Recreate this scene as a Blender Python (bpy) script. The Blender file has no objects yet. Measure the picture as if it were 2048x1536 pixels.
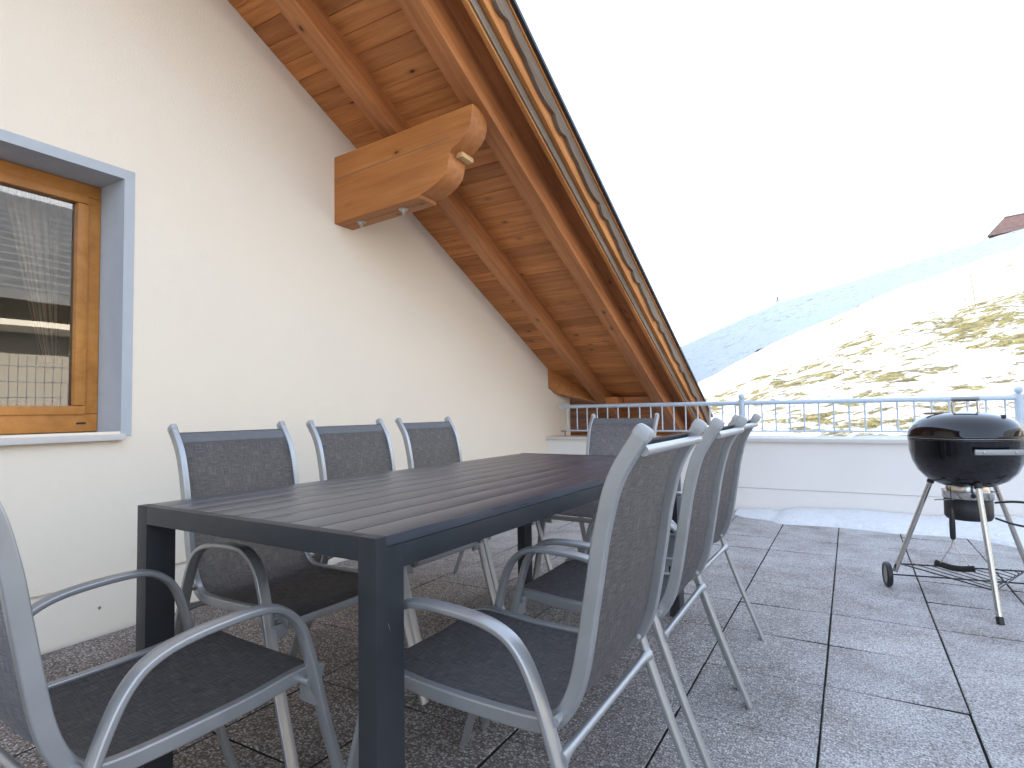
import bpy, bmesh, math, random
from mathutils import Vector, Matrix, noise, Quaternion
random.seed(7)
PI = math.pi
scene = bpy.context.scene
COL = scene.collection

# ------------------------------------------------------------------ materials
def new_mat(name):
    m = bpy.data.materials.new(name); m.use_nodes = True
    nt = m.node_tree; b = nt.nodes['Principled BSDF']
    return m, nt, b
def N(nt, typ, **kw):
    n = nt.nodes.new(typ)
    for k, v in kw.items(): setattr(n, k, v)
    return n
def L(nt, a, b): nt.links.new(a, b)
def ramp(nt, fac, stops, interp='LINEAR'):
    r = N(nt, 'ShaderNodeValToRGB'); r.color_ramp.interpolation = interp
    e = r.color_ramp.elements
    while len(e) > 1: e.remove(e[-1])
    e[0].position = stops[0][0]; e[0].color = (*stops[0][1], 1)
    for p, c in stops[1:]:
        x = e.new(p); x.color = (*c, 1)
    L(nt, fac, r.inputs['Fac']); return r
def g(v): return (v, v, v)
def mixc(nt, fac, a, b, mode='MIX'):
    n = N(nt, 'ShaderNodeMix', data_type='RGBA', blend_type=mode)
    for s, v in ((n.inputs[0], fac), (n.inputs[6], a), (n.inputs[7], b)):
        if hasattr(v, 'is_output'): L(nt, v, s)
        elif isinstance(v, tuple): s.default_value = (*v, 1) if len(v) == 3 else v
        else: s.default_value = v
    return n.outputs[2]
def math_(nt, op, a, b=0.0, c=None, clamp=False):
    n = N(nt, 'ShaderNodeMath', operation=op, use_clamp=clamp)
    for i, v in enumerate((a, b) if c is None else (a, b, c)):
        if hasattr(v, 'is_output'): L(nt, v, n.inputs[i])
        else: n.inputs[i].default_value = v
    return n.outputs[0]
def objco(nt, scale=(1, 1, 1), rot=(0, 0, 0), kind='Object'):
    tc = N(nt, 'ShaderNodeTexCoord'); mp = N(nt, 'ShaderNodeMapping')
    mp.inputs['Scale'].default_value = scale; mp.inputs['Rotation'].default_value = rot
    L(nt, tc.outputs[kind], mp.inputs['Vector']); return mp.outputs[0]
def noise_t(nt, co, scale, detail=4, rough=.55, dist=0.0):
    n = N(nt, 'ShaderNodeTexNoise'); n.inputs['Scale'].default_value = scale
    n.inputs['Detail'].default_value = detail; n.inputs['Roughness'].default_value = rough
    n.inputs['Distortion'].default_value = dist; L(nt, co, n.inputs['Vector']); return n
def bump(nt, b, h, strength, dist=.01):
    n = N(nt, 'ShaderNodeBump'); n.inputs['Strength'].default_value = strength; n.inputs['Distance'].default_value = dist
    L(nt, h, n.inputs['Height']); L(nt, n.outputs[0], b.inputs['Normal']); return n

def mat_plain(name, col, rough=.5, metal=0.0, var=.12, vscale=6.0, bstr=0.0, bscale=200., spec=None):
    m, nt, b = new_mat(name); co = objco(nt)
    n = noise_t(nt, co, vscale, 5)
    c = ramp(nt, n.outputs['Fac'], [(.25, tuple(x*(1-var) for x in col)), (.75, tuple(min(1, x*(1+var)) for x in col))])
    L(nt, c.outputs[0], b.inputs['Base Color'])
    r = ramp(nt, n.outputs['Fac'], [(.2, g(max(.02, rough-.07))), (.8, g(min(1, rough+.07)))])
    L(nt, r.outputs[0], b.inputs['Roughness']); b.inputs['Metallic'].default_value = metal
    if spec is not None: b.inputs['Specular IOR Level'].default_value = spec
    if bstr:
        n2 = noise_t(nt, co, bscale, 3); bump(nt, b, n2.outputs['Fac'], bstr, .002)
    return m

def mat_wood(name, dark, mid, light, island=True, knots=True, grain=1.0, rough=.5, gaxis=0):
    """stained softwood; grain along the mesh's local X"""
    m, nt, b = new_mat(name)
    tc = N(nt, 'ShaderNodeTexCoord'); geo = N(nt, 'ShaderNodeNewGeometry')
    off = N(nt, 'ShaderNodeVectorMath', operation='SCALE'); off.inputs[0].default_value = (7.3, 3.1, 5.7)
    if island: L(nt, geo.outputs['Random Per Island'], off.inputs['Scale'])
    else: off.inputs['Scale'].default_value = 0
    off2 = N(nt, 'ShaderNodeVectorMath', operation='SCALE'); off2.inputs['Scale'].default_value = 13.0
    L(nt, off.outputs[0], off2.inputs[0])
    add = N(nt, 'ShaderNodeVectorMath', operation='ADD'); L(nt, tc.outputs['Object'], add.inputs[0]); L(nt, off2.outputs[0], add.inputs[1])
    def mp(s):
        q = N(nt, 'ShaderNodeMapping'); q.inputs['Scale'].default_value = s; L(nt, add.outputs[0], q.inputs['Vector']); return q.outputs[0]
    kn = N(nt, 'ShaderNodeTexVoronoi'); kn.inputs['Scale'].default_value = 1.0; L(nt, mp((4.2, 8.5, 8.5)), kn.inputs['Vector'])
    kmask = ramp(nt, kn.outputs['Distance'], [(.045, g(1)), (.11, g(0))])
    # only some of the cells carry a knot
    kc = N(nt, 'ShaderNodeSeparateColor'); L(nt, kn.outputs['Color'], kc.inputs[0])
    ksel = math_(nt, 'GREATER_THAN', kc.outputs[0], .40)
    km = math_(nt, 'MULTIPLY', kmask.outputs[0], ksel)
    warp = N(nt, 'ShaderNodeTexNoise'); warp.inputs['Scale'].default_value = 2.0; L(nt, mp((.8, 3, 3)), warp.inputs['Vector'])
    gr = noise_t(nt, mp((1.6*grain, 34*grain, 34*grain)), 1.0, 5, .6, .35)
    gr2 = noise_t(nt, mp((5, 160, 160)), 1.0, 2, .5)
    f = math_(nt, 'ADD', math_(nt, 'MULTIPLY', gr.outputs['Fac'], .75), math_(nt, 'MULTIPLY', gr2.outputs['Fac'], .25))
    c = ramp(nt, f, [(.3, dark), (.5, mid), (.72, light)])
    col = c.outputs[0]
    if island:
        v = ramp(nt, geo.outputs['Random Per Island'], [(0, (.82, .78, .75)), (.5, g(1)), (1, (1.18, 1.16, 1.12))])
        col = mixc(nt, 1.0, col, v.outputs[0], 'MULTIPLY')
    bl = noise_t(nt, mp((.9, 2.2, 2.2)), 1.0, 3)
    v2 = ramp(nt, bl.outputs['Fac'], [(.3, (.78, .74, .72)), (.7, (1.14, 1.12, 1.08))])
    col = mixc(nt, 1.0, col, v2.outputs[0], 'MULTIPLY')
    if knots:
        halo = math_(nt, 'MULTIPLY', ramp(nt, kn.outputs['Distance'], [(.06, g(.55)), (.26, g(0))]).outputs[0], ksel)
        col = mixc(nt, halo, col, tuple(x*.75 for x in dark))
        col = mixc(nt, math_(nt, 'MULTIPLY', km, .92), col, tuple(x*.13 for x in dark))
    L(nt, col, b.inputs['Base Color']); b.inputs['Roughness'].default_value = rough
    b.inputs['Specular IOR Level'].default_value = .35 if rough < .6 else .08
    bump(nt, b, f, .25, .002)
    return m

M = {}
def build_materials():
    # wall plaster -------------------------------------------------
    for nm, bs, col in (('plaster', .55, (.845, .745, .595)), ('smooth_plaster', .12, (.80, .715, .59))):
        m, nt, b = new_mat(nm); co = objco(nt, (1, 1, 1.0))
        n1 = noise_t(nt, co, .7, 6, .6)
        c = ramp(nt, n1.outputs['Fac'], [(.3, tuple(x*.965 for x in col)), (.7, tuple(x*1.02 for x in col))])
        n3 = noise_t(nt, co, 260, 3, .6)
        c3 = mixc(nt, .35, c.outputs[0], ramp(nt, n3.outputs['Fac'], [(.3, tuple(x*.90 for x in col)), (.7, tuple(min(1, x*1.05) for x in col))]).outputs[0])
        L(nt, c3, b.inputs['Base Color']); b.inputs['Roughness'].default_value = .92; b.inputs['Specular IOR Level'].default_value = .15
        co2 = objco(nt, (1, .45, 1.0)); n2 = noise_t(nt, co2, 170, 3, .65)
        bump(nt, b, n2.outputs['Fac'], bs, .004)
        M[nm] = m
    M['parapet_white'] = mat_plain('parapet_white', (.77, .735, .685), .85, 0, .03, 1.3, .12, 180)
    M['blue_paint'] = mat_plain('blue_paint', (.45, .475, .49), .85, 0, .05, 9, .35, 160)
    M['sill_metal'] = mat_plain('sill_metal', (.62, .57, .52), .45, 0, .04, 3)
    # woods --------------------------------------------------------
    M['soffit_wood'] = mat_wood('soffit_wood', (.34, .118, .036), (.50, .196, .060), (.63, .285, .095))
    M['rafter_wood'] = mat_wood('rafter_wood', (.29, .102, .036), (.42, .163, .056), (.54, .23, .082), island=False)
    M['purlin_wood'] = mat_wood('purlin_wood', (.33, .112, .028), (.44, .168, .044), (.53, .225, .066), island=False, grain=.8)
    M['barge_wood'] = mat_wood('barge_wood', (.34, .13, .04), (.50, .21, .068), (.62, .30, .11), island=False, rough=.7)
    M['grey_wood'] = mat_wood('grey_wood', (.135, .10, .075), (.20, .158, .118), (.26, .21, .16), island=False, knots=False, rough=.85)
    M['window_wood'] = mat_wood('window_wood', (.42, .17, .035), (.52, .225, .052), (.58, .265, .07), island=False, knots=False, grain=.6, rough=.38)
    M['stake_wood'] = mat_wood('stake_wood', (.10, .07, .05), (.16, .12, .09), (.22, .17, .13), island=False)
    M['block_wood'] = mat_wood('block_wood', (.50, .30, .12), (.64, .42, .19), (.74, .52, .27), island=False, knots=False)
    # metals -------------------------------------------------------
    M['chair_metal'] = mat_plain('chair_metal', (.375, .38, .38), .36, .62, .05, 25, .05, 900)
    M['cap_plastic'] = mat_plain('cap_plastic', (.36, .365, .365), .45, 0, .04, 30)
    M['bolt_metal'] = mat_plain('bolt_metal', (.50, .50, .47), .35, .9, .12, 60)
    M['rail_paint'] = mat_plain('rail_paint', (.47, .545, .61), .42, .1, .06, 12)
    M['rusty'] = mat_plain('rusty', (.22, .14, .10), .7, .2, .3, 40)
    M['flashing'] = mat_plain('flashing', (.035, .033, .035), .5, .2, .15, 8)
    M['roof_tile'] = mat_plain('roof_tile', (.10, .075, .065), .8, 0, .3, 3)
    M['table_metal'] = mat_plain('table_metal', (.024, .027, .031), .48, .0, .10, 14, .04, 800)
    M['black_enamel'] = mat_plain('black_enamel', (.006, .006, .008), .055, 0, .1, 3, spec=.6)
    M['black_plastic'] = mat_plain('black_plastic', (.014, .014, .015), .42, 0, .2, 20)
    M['black_wire'] = mat_plain('black_wire', (.012, .012, .013), .4, .3, .2, 20)
    M['aluminium'] = mat_plain('aluminium', (.60, .58, .55), .25, .95, .02, 5)
    M['grey_strip'] = mat_plain('grey_strip', (.33, .34, .34), .45, .4, .06, 30)
    M['pot_black'] = mat_plain('pot_black', (.02, .02, .021), .5, .1, .2, 12)
    M['bristle'] = mat_plain('bristle', (.02, .016, .013), .9, 0, .5, 60, .8, 300)
    M['mesh_white'] = mat_plain('mesh_white', (.80, .81, .81), .45, .2, .05, 5)
    # table slats --------------------------------------------------
    m, nt, b = new_mat('table_slats'); geo = N(nt, 'ShaderNodeNewGeometry')
    co = objco(nt, (3.5, 120, 120)); n = noise_t(nt, co, 1.0, 4, .6, .2)
    c = ramp(nt, n.outputs['Fac'], [(.3, (.046, .051, .062)), (.7, (.057, .063, .076))])
    v = ramp(nt, geo.outputs['Random Per Island'], [(0, g(.85)), (1, g(1.15))])
    st = noise_t(nt, objco(nt), 7, 6, .7)
    dust = ramp(nt, st.outputs['Fac'], [(.55, g(0)), (.85, g(.16))])
    col = mixc(nt, 1.0, c.outputs[0], v.outputs[0], 'MULTIPLY'); col = mixc(nt, dust.outputs[0], col, (.13, .12, .11))
    L(nt, col, b.inputs['Base Color'])
    r = ramp(nt, n.outputs['Fac'], [(.3, g(.27)), (.7, g(.33))]); L(nt, r.outputs[0], b.inputs['Roughness'])
    b.inputs['Specular IOR Level'].default_value = .7
    bump(nt, b, n.outputs['Fac'], .05, .0008); M['table_slats'] = m
    # sling fabric -------------------------------------------------
    m, nt, b = new_mat('sling_fabric')
    uv = N(nt, 'ShaderNodeTexCoord')
    def uvn(s, det=3):
        q = N(nt, 'ShaderNodeMapping'); q.inputs['Scale'].default_value = s; L(nt, uv.outputs['UV'], q.inputs['Vector']); return noise_t(nt, q.outputs[0], 1.0, det, .6)
    a1 = uvn((680, 24, 1)); a2 = uvn((24, 680, 1)); a3 = uvn((7, 7, 1), 4)
    f = math_(nt, 'ADD', math_(nt, 'MULTIPLY', a1.outputs['Fac'], .5), math_(nt, 'MULTIPLY', a2.outputs['Fac'], .5))
    c = ramp(nt, f, [(.34, (.029, .031, .035)), (.5, (.060, .063, .070)), (.66, (.128, .131, .138))])
    c2 = mixc(nt, 1.0, c.outputs[0], ramp(nt, a3.outputs['Fac'], [(.3, g(.95)), (.7, g(1.05))]).outputs[0], 'MULTIPLY')
    L(nt, c2, b.inputs['Base Color']); b.inputs['Roughness'].default_value = .62
    b.inputs['Specular IOR Level'].default_value = .42
    tr = N(nt, 'ShaderNodeBsdfTranslucent'); cc = mixc(nt, 1.0, c2, (5.4, 4.9, 4.3), 'MULTIPLY'); L(nt, cc, tr.inputs['Color'])
    tp = N(nt, 'ShaderNodeBsdfTransparent')
    mx = N(nt, 'ShaderNodeMixShader'); mx.inputs[0].default_value = .46; L(nt, b.outputs[0], mx.inputs[1]); L(nt, tr.outputs[0], mx.inputs[2])
    mx2 = N(nt, 'ShaderNodeMixShader'); mx2.inputs[0].default_value = .015; L(nt, mx.outputs[0], mx2.inputs[1]); L(nt, tp.outputs[0], mx2.inputs[2])
    L(nt, mx2.outputs[0], nt.nodes['Material Output'].inputs['Surface'])
    bump(nt, b, f, .4, .001); M['sling'] = m
    M['hem'] = mat_plain('hem', (.125, .125, .13), .7, 0, .15, 60, .3, 500)
    # terrace slabs ------------------------------------------------
    m, nt, b = new_mat('washed_concrete'); geo = N(nt, 'ShaderNodeNewGeometry'); co = objco(nt)
    wob = noise_t(nt, co, 60, 2); wadd = N(nt, 'ShaderNodeVectorMath', operation='MULTIPLY_ADD')
    L(nt, wob.outputs['Color'], wadd.inputs[0]); wadd.inputs[1].default_value = (.008, .008, .008); L(nt, co, wadd.inputs[2])
    vo = N(nt, 'ShaderNodeTexVoronoi'); vo.inputs['Scale'].default_value = 135; L(nt, wadd.outputs[0], vo.inputs['Vector'])
    sp = N(nt, 'ShaderNodeSeparateColor'); L(nt, vo.outputs['Color'], sp.inputs[0])
    peb = ramp(nt, sp.outputs[0], [(0, (.10, .082, .07)), (.2, (.20, .17, .148)), (.45, (.31, .285, .262)), (.7, (.41, .385, .365)), (.9, (.51, .49, .47)), (1, (.60, .585, .57))])
    gap = ramp(nt, vo.outputs['Distance'], [(.42, g(0)), (.62, g(1))])
    col = mixc(nt, gap.outputs[0], peb.outputs[0], (.15, .13, .112))
    big = noise_t(nt, co, 2.3, 6, .6); bb = ramp(nt, big.outputs['Fac'], [(.3, (.72, .68, .65)), (.7, (1.18, 1.17, 1.17))])
    col = mixc(nt, 1.0, col, bb.outputs[0], 'MULTIPLY')
    isl = ramp(nt, geo.outputs['Random Per Island'], [(0, (.86, .85, .84)), (1, (1.1, 1.1, 1.1))]); col = mixc(nt, 1.0, col, isl.outputs[0], 'MULTIPLY')
    # patchy frost plus painted-in sky light on the open part of the terrace
    sx = N(nt, 'ShaderNodeSeparateXYZ'); L(nt, co, sx.inputs[0])
    fr = noise_t(nt, co, 3.1, 7, .68); fine = noise_t(nt, co, 140, 3, .6)
    xm = N(nt, 'ShaderNodeMapRange'); xm.inputs['From Min'].default_value = 2.0; xm.inputs['From Max'].default_value = 3.1; L(nt, sx.outputs[0], xm.inputs['Value'])
    ym = N(nt, 'ShaderNodeMapRange'); ym.inputs['From Min'].default_value = 2.2; ym.inputs['From Max'].default_value = 4.2; L(nt, sx.outputs[1], ym.inputs['Value'])
    om = math_(nt, 'MAXIMUM', xm.outputs[0], ym.outputs[0])
    fm = ramp(nt, fr.outputs['Fac'], [(.30, g(.25)), (.58, g(1))]); ff = ramp(nt, fine.outputs['Fac'], [(.38, g(.2)), (.62, g(.95))])
    fac = math_(nt, 'MULTIPLY', math_(nt, 'MULTIPLY', fm.outputs[0], ff.outputs[0]), math_(nt, 'MULTIPLY', om, .74))
    col = mixc(nt, fac, col, (.72, .73, .74))
    L(nt, col, b.inputs['Base Color']); b.inputs['Roughness'].default_value = .85; b.inputs['Specular IOR Level'].default_value = .25
    h = math_(nt, 'SUBTRACT', 1.0, vo.outputs['Distance']); bump(nt, b, h, .75, .006); M['slab'] = m
    m, nt, b = new_mat('joint_soil'); co = objco(nt)
    n = noise_t(nt, co, 5, 5, .7); c = ramp(nt, n.outputs['Fac'], [(.45, (.022, .019, .016)), (.6, (.035, .032, .02)), (.68, (.06, .075, .02))])
    L(nt, c.outputs[0], b.inputs['Base Color']); b.inputs['Roughness'].default_value = 1
    n2 = noise_t(nt, co, 220, 3); bump(nt, b, n2.outputs['Fac'], .8, .006); M['joint'] = m
    # snow ---------------------------------------------------------
    m, nt, b = new_mat('snow'); co = objco(nt); n = noise_t(nt, co, 30, 5, .6)
    c = ramp(nt, n.outputs['Fac'], [(.3, (.66, .69, .715)), (.7, (.76, .775, .785))]); L(nt, c.outputs[0], b.inputs['Base Color'])
    b.inputs['Roughness'].default_value = .7; b.inputs['Specular IOR Level'].default_value = .2
    bump(nt, b, n.outputs['Fac'], .8, .03); M['snow'] = m
    # hillside -----------------------------------------------------
    m, nt, b = new_mat('snowy_meadow'); co = objco(nt)
    at = N(nt, 'ShaderNodeAttribute'); at.attribute_name = 'grass'
    n1 = noise_t(nt, objco(nt, (1.0, .8, 1)), .42, 8, .68, .4); n2 = noise_t(nt, co, 2.6, 6, .72, .5)
    f = math_(nt, 'ADD', math_(nt, 'MULTIPLY', n1.outputs['Fac'], .45), math_(nt, 'MULTIPLY', n2.outputs['Fac'], .55))
    f = math_(nt, 'ADD', f, at.outputs['Fac'])
    msk = ramp(nt, f, [(.545, g(0)), (.60, g(1))])
    gc = noise_t(nt, co, 5.5, 5, .7)
    gcol = ramp(nt, gc.outputs['Fac'], [(.3, (.055, .042, .026)), (.45, (.125, .108, .052)), (.6, (.215, .20, .080)), (.75, (.135, .155, .048))])
    sn = noise_t(nt, co, 1.1, 5, .6)
    scol = ramp(nt, sn.outputs['Fac'], [(.3, (.62, .65, .69)), (.7, (.74, .745, .75))])
    col = mixc(nt, msk.outputs[0], scol.outputs[0], gcol.outputs[0])
    L(nt, col, b.inputs['Base Color']); b.inputs['Roughness'].default_value = .85; b.inputs['Specular IOR Level'].default_value = .15
    hh = math_(nt, 'SUBTRACT', math_(nt, 'MULTIPLY', n2.outputs['Fac'], 1.0), math_(nt, 'MULTIPLY', msk.outputs[0], .25))
    bump(nt, b, hh, .9, .55); M['meadow'] = m
    # glass --------------------------------------------------------
    m = bpy.data.materials.new('window_glass'); m.use_nodes = True; nt = m.node_tree; nt.nodes.clear()
    out = N(nt, 'ShaderNodeOutputMaterial'); tr = N(nt, 'ShaderNodeBsdfTransparent'); tr.inputs[0].default_value = (.82, .86, .84, 1)
    gl = N(nt, 'ShaderNodeBsdfGlossy'); gl.inputs['Roughness'].default_value = .004
    fr = N(nt, 'ShaderNodeFresnel'); fr.inputs['IOR'].default_value = 1.9
    wv = noise_t(nt, objco(nt), 2.2, 2); bn = N(nt, 'ShaderNodeBump'); bn.inputs['Strength'].default_value = .015; bn.inputs['Distance'].default_value = .02
    L(nt, wv.outputs['Fac'], bn.inputs['Height']); L(nt, bn.outputs[0], gl.inputs['Normal'])
    mx = N(nt, 'ShaderNodeMixShader'); L(nt, math_(nt, 'MULTIPLY', fr.outputs[0], 2.1, clamp=True), mx.inputs[0]); L(nt, tr.outputs[0], mx.inputs[1]); L(nt, gl.outputs[0], mx.inputs[2])
    L(nt, mx.outputs[0], out.inputs['Surface']); M['glass'] = m
    # inside the window, neighbour, plants ---------------------------
    M['room_wall'] = mat_plain('room_wall', (.66, .60, .50), .9, 0, .05, 2)
    m, nt, b = new_mat('striped_curtain'); co = objco(nt, (1, 1, 1), kind='UV')
    w = N(nt, 'ShaderNodeTexWave'); w.bands_direction = 'X'; w.inputs['Scale'].default_value = 1.6; w.inputs['Distortion'].default_value = .4; L(nt, co, w.inputs['Vector'])
    c = ramp(nt, w.outputs['Fac'], [(.0, (.62, .55, .42)), (.66, (.58, .50, .36)), (.74, (.30, .075, .04)), (1, (.34, .10, .05))]); L(nt, c.outputs[0], b.inputs['Base Color']); b.inputs['Roughness'].default_value = .9
    M['curtain'] = m
    M['red_fruit'] = mat_plain('red_fruit', (.24, .035, .025), .35, 0, .35, 30)
    M['dark_leaf'] = mat_plain('dark_leaf', (.025, .07, .06), .45, 0, .35, 30)
    M['beige_wall'] = mat_plain('beige_wall', (.32, .29, .24), .9, 0, .06, 1)
    M['slate'] = mat_plain('slate', (.13, .13, .13), .6, 0, .25, 4, .6, 12)
    M['brown_shingle'] = mat_plain('brown_shingle', (.22, .125, .095), .85, 0, .22, 1.4, .5, 6)
    M['needle'] = mat_plain('needle', (.035, .055, .03), .8, 0, .4, 3)
    M['shrub_twig'] = mat_plain('shrub_twig', (.09, .075, .055), .9, 0, .35, 3)
    M['dark_glass'] = mat_plain('dark_glass', (.03, .035, .04), .1, 0, .1, 3)
    M['rock'] = mat_plain('rock', (.30, .30, .31), .9, 0, .35, .06)
build_materials()

# ------------------------------------------------------------------ mesh helpers
def link(o, parent=None):
    COL.objects.link(o)
    if parent is not None: o.parent = parent
    return o
def obj(name, bm, mat, parent=None, smooth=False, auto=None):
    me = bpy.data.meshes.new(name); bmesh.ops.recalc_face_normals(bm, faces=bm.faces) if auto != 'keep' else None
    bm.to_mesh(me); bm.free(); me.materials.append(mat)
    if smooth: me.polygons.foreach_set('use_smooth', [True]*len(me.polygons))
    o = bpy.data.objects.new(name, me); return link(o, parent)
def sharp(o, deg=35):
    me = o.data; me.polygons.foreach_set('use_smooth', [True]*len(me.polygons))
    bm = bmesh.new(); bm.from_mesh(me)
    for e in bm.edges:
        e.smooth = len(e.link_faces) == 2 and e.calc_face_angle(0) < math.radians(deg)
    bm.to_mesh(me); bm.free(); return o
def tag(o, label=None, cat=None, group=None, kind=None):
    if label: o['label'] = label
    if cat: o['category'] = cat
    if group: o['group'] = group
    if kind: o['kind'] = kind
    return o
def thing(name, label, cat, loc=(0, 0, 0), rz=0.0, group=None):
    o = bpy.data.objects.new(name, None); o.empty_display_size = .2; o.location = loc; o.rotation_euler = (0, 0, rz)
    link(o); return tag(o, label, cat, group)
def box(bm, x0, x1, y0, y1, z0, z1, bev=0.0, mat=None):
    vs = [bm.verts.new(v) for v in ((x0, y0, z0), (x1, y0, z0), (x1, y1, z0), (x0, y1, z0), (x0, y0, z1), (x1, y0, z1), (x1, y1, z1), (x0, y1, z1))]
    if mat is not None:
        for v in vs: v.co = mat @ v.co
    fs = [bm.faces.new([vs[i] for i in f]) for f in ((0, 3, 2, 1), (4, 5, 6, 7), (0, 1, 5, 4), (1, 2, 6, 5), (2, 3, 7, 6), (3, 0, 4, 7))]
    if bev:
        es = list({e for f in fs for e in f.edges})
        bmesh.ops.bevel(bm, geom=es, offset=bev, segments=2, profile=.7, affect='EDGES')
    return vs
def bx(name, x0, x1, y0, y1, z0, z1, mat, parent=None, bev=.004):
    bm = bmesh.new(); box(bm, x0, x1, y0, y1, z0, z1, bev); return sharp(obj(name, bm, mat, parent), 50) if bev else obj(name, bm, mat, parent)
def catmull(pts, n=6):
    P = [Vector(p) for p in pts]; P = [2*P[0]-P[1]] + P + [2*P[-1]-P[-2]]; out = []
    for i in range(1, len(P)-2):
        a, b, c, d = P[i-1:i+3]
        for k in range(n):
            t = k/n; out.append(.5*((2*b)+(c-a)*t+(2*a-5*b+4*c-d)*t*t+(3*b-a-3*c+d)*t**3))
    out.append(P[-2].copy()); return out
def sweep(bm, path, ha, hb, lat=None, sides=12, power=2.6, caps=True, scale=None):
    """sweep an oval (half width ha along lat, hb across) along a path"""
    rings = []; n = len(path); prevn = None
    for i, p in enumerate(path):
        t = (path[min(i+1, n-1)]-path[max(i-1, 0)]).normalized()
        if lat is not None: l = Vector(lat); l = (l-t*l.dot(t)).normalized()
        else:
            if prevn is None: l = t.orthogonal().normalized()
            else: l = (prevn-t*prevn.dot(t)).normalized()
            prevn = l
        nn = t.cross(l); s = scale[i] if scale else 1.0; ring = []
        for k in range(sides):
            a = 2*PI*k/sides; ca, sa = math.cos(a), math.sin(a)
            x = math.copysign(abs(ca)**(2/power), ca)*ha*s; y = math.copysign(abs(sa)**(2/power), sa)*hb*s
            ring.append(bm.verts.new(p+l*x+nn*y))
        rings.append(ring)
    for a, b in zip(rings, rings[1:]):
        for k in range(sides): bm.faces.new((a[k], a[(k+1) % sides], b[(k+1) % sides], b[k]))
    if caps: bm.faces.new(rings[0][::-1]); bm.faces.new(rings[-1])
    return rings
def rr_sweep(bm, path, ha, hb, lat, rad=.004, caps=True, crown=0.0):
    """sweep a rounded rectangle (half sizes ha along lat, hb across); crown bulges the two wide faces"""
    prof = []
    for cx, cy, a0 in ((ha-rad, hb-rad, 0), (-ha+rad, hb-rad, 90), (-ha+rad, -hb+rad, 180), (ha-rad, -hb+rad, 270)):
        for k in range(5):
            a = math.radians(a0+22.5*k); prof.append((cx+rad*math.cos(a), cy+rad*math.sin(a)))
        if crown and a0 in (0, 180):
            sg = 1 if a0 == 0 else -1
            for q in (.5, 0, -.5): prof.append((sg*q*(ha-rad), sg*(hb+crown*(1-q*q))))
    rings = []; n = len(path); m = len(prof)
    for i, p in enumerate(path):
        t = (path[min(i+1, n-1)]-path[max(i-1, 0)]).normalized(); l = Vector(lat); l = (l-t*l.dot(t)).normalized(); nn = t.cross(l)
        rings.append([bm.verts.new(p+l*x+nn*y) for x, y in prof])
    for a, b in zip(rings, rings[1:]):
        for k in range(m): bm.faces.new((a[k], a[(k+1) % m], b[(k+1) % m], b[k]))
    if caps: bm.faces.new(rings[0][::-1]); bm.faces.new(rings[-1])
def weighted(o):
    md = o.modifiers.new('weighted', 'WEIGHTED_NORMAL'); md.keep_sharp = True; md.weight = 80; return o
def tube(name, pts, r, mat, parent=None, sides=10, smooth_n=0, lat=None, rb=None):
    bm = bmesh.new(); P = catmull(pts, smooth_n) if smooth_n else [Vector(p) for p in pts]
    sweep(bm, P, r, rb or r, lat, sides, 2.0); o = obj(name, bm, mat, parent); return sharp(o, 50)
def lathe(bm, prof, c=(0, 0, 0), seg=48, a0=0, a1=2*PI):
    rings = []
    for r, z in prof:
        if r < 1e-5: rings.append([bm.verts.new((c[0], c[1], c[2]+z))])
        else: rings.append([bm.verts.new((c[0]+r*math.cos(2*PI*k/seg), c[1]+r*math.sin(2*PI*k/seg), c[2]+z)) for k in range(seg)])
    for a, b in zip(rings, rings[1:]):
        for k in range(seg):
            j = (k+1) % seg
            if len(a) == 1 and len(b) == 1: continue
            if len(a) == 1: bm.faces.new((a[0], b[j], b[k]))
            elif len(b) == 1: bm.faces.new((a[k], a[j], b[0]))
            else: bm.faces.new((a[k], a[j], b[j], b[k]))
def extrude_poly(bm, pts, vec, bev=0.0):
    a = [bm.verts.new(p) for p in pts]; b = [bm.verts.new(Vector(p)+Vector(vec)) for p in pts]; n = len(a)
    fs = [bm.faces.new(a[::-1]), bm.faces.new(b)] + [bm.faces.new((a[i], a[(i+1) % n], b[(i+1) % n], b[i])) for i in range(n)]
    if bev:
        es = list({e for f in fs[:2] for e in f.edges}); bmesh.ops.bevel(bm, geom=es, offset=bev, segments=2, profile=.7, affect='EDGES')
def lerp_table(x, tab):
    if x <= tab[0][0]: return tab[0][1]
    for (a, b), (c, d) in zip(tab, tab[1:]):
        if x <= c:
            t = (x-a)/(c-a); return b+(d-b)*t
    return tab[-1][1]

# ------------------------------------------------------------------ camera
CAM = Vector((2.9672, 0.0, .9759)); F_PX, YAW, PITCH, ROLL = 1158.29, .5273, .0472, -.0162
def cam_axes():
    cy, sy = math.cos(YAW), math.sin(YAW)
    fwd = Vector((-sy, cy, 0)); right = Vector((cy, sy, 0)); up = Vector((0, 0, 1))
    f2 = fwd*math.cos(PITCH)+up*math.sin(PITCH); u2 = up*math.cos(PITCH)-fwd*math.sin(PITCH)
    return right*math.cos(ROLL)+u2*math.sin(ROLL), u2*math.cos(ROLL)-right*math.sin(ROLL), f2
r_, u_, f_ = cam_axes()
cam = bpy.data.cameras.new('camera'); cam.sensor_width = 36; cam.lens = F_PX/2048*36; cam.clip_start = .02; cam.clip_end = 8000
co = bpy.data.objects.new('camera', cam); link(co)
co.matrix_world = Matrix(((r_.x, u_.x, -f_.x, CAM.x), (r_.y, u_.y, -f_.y, CAM.y), (r_.z, u_.z, -f_.z, CAM.z), (0, 0, 0, 1)))
scene.camera = co

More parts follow.
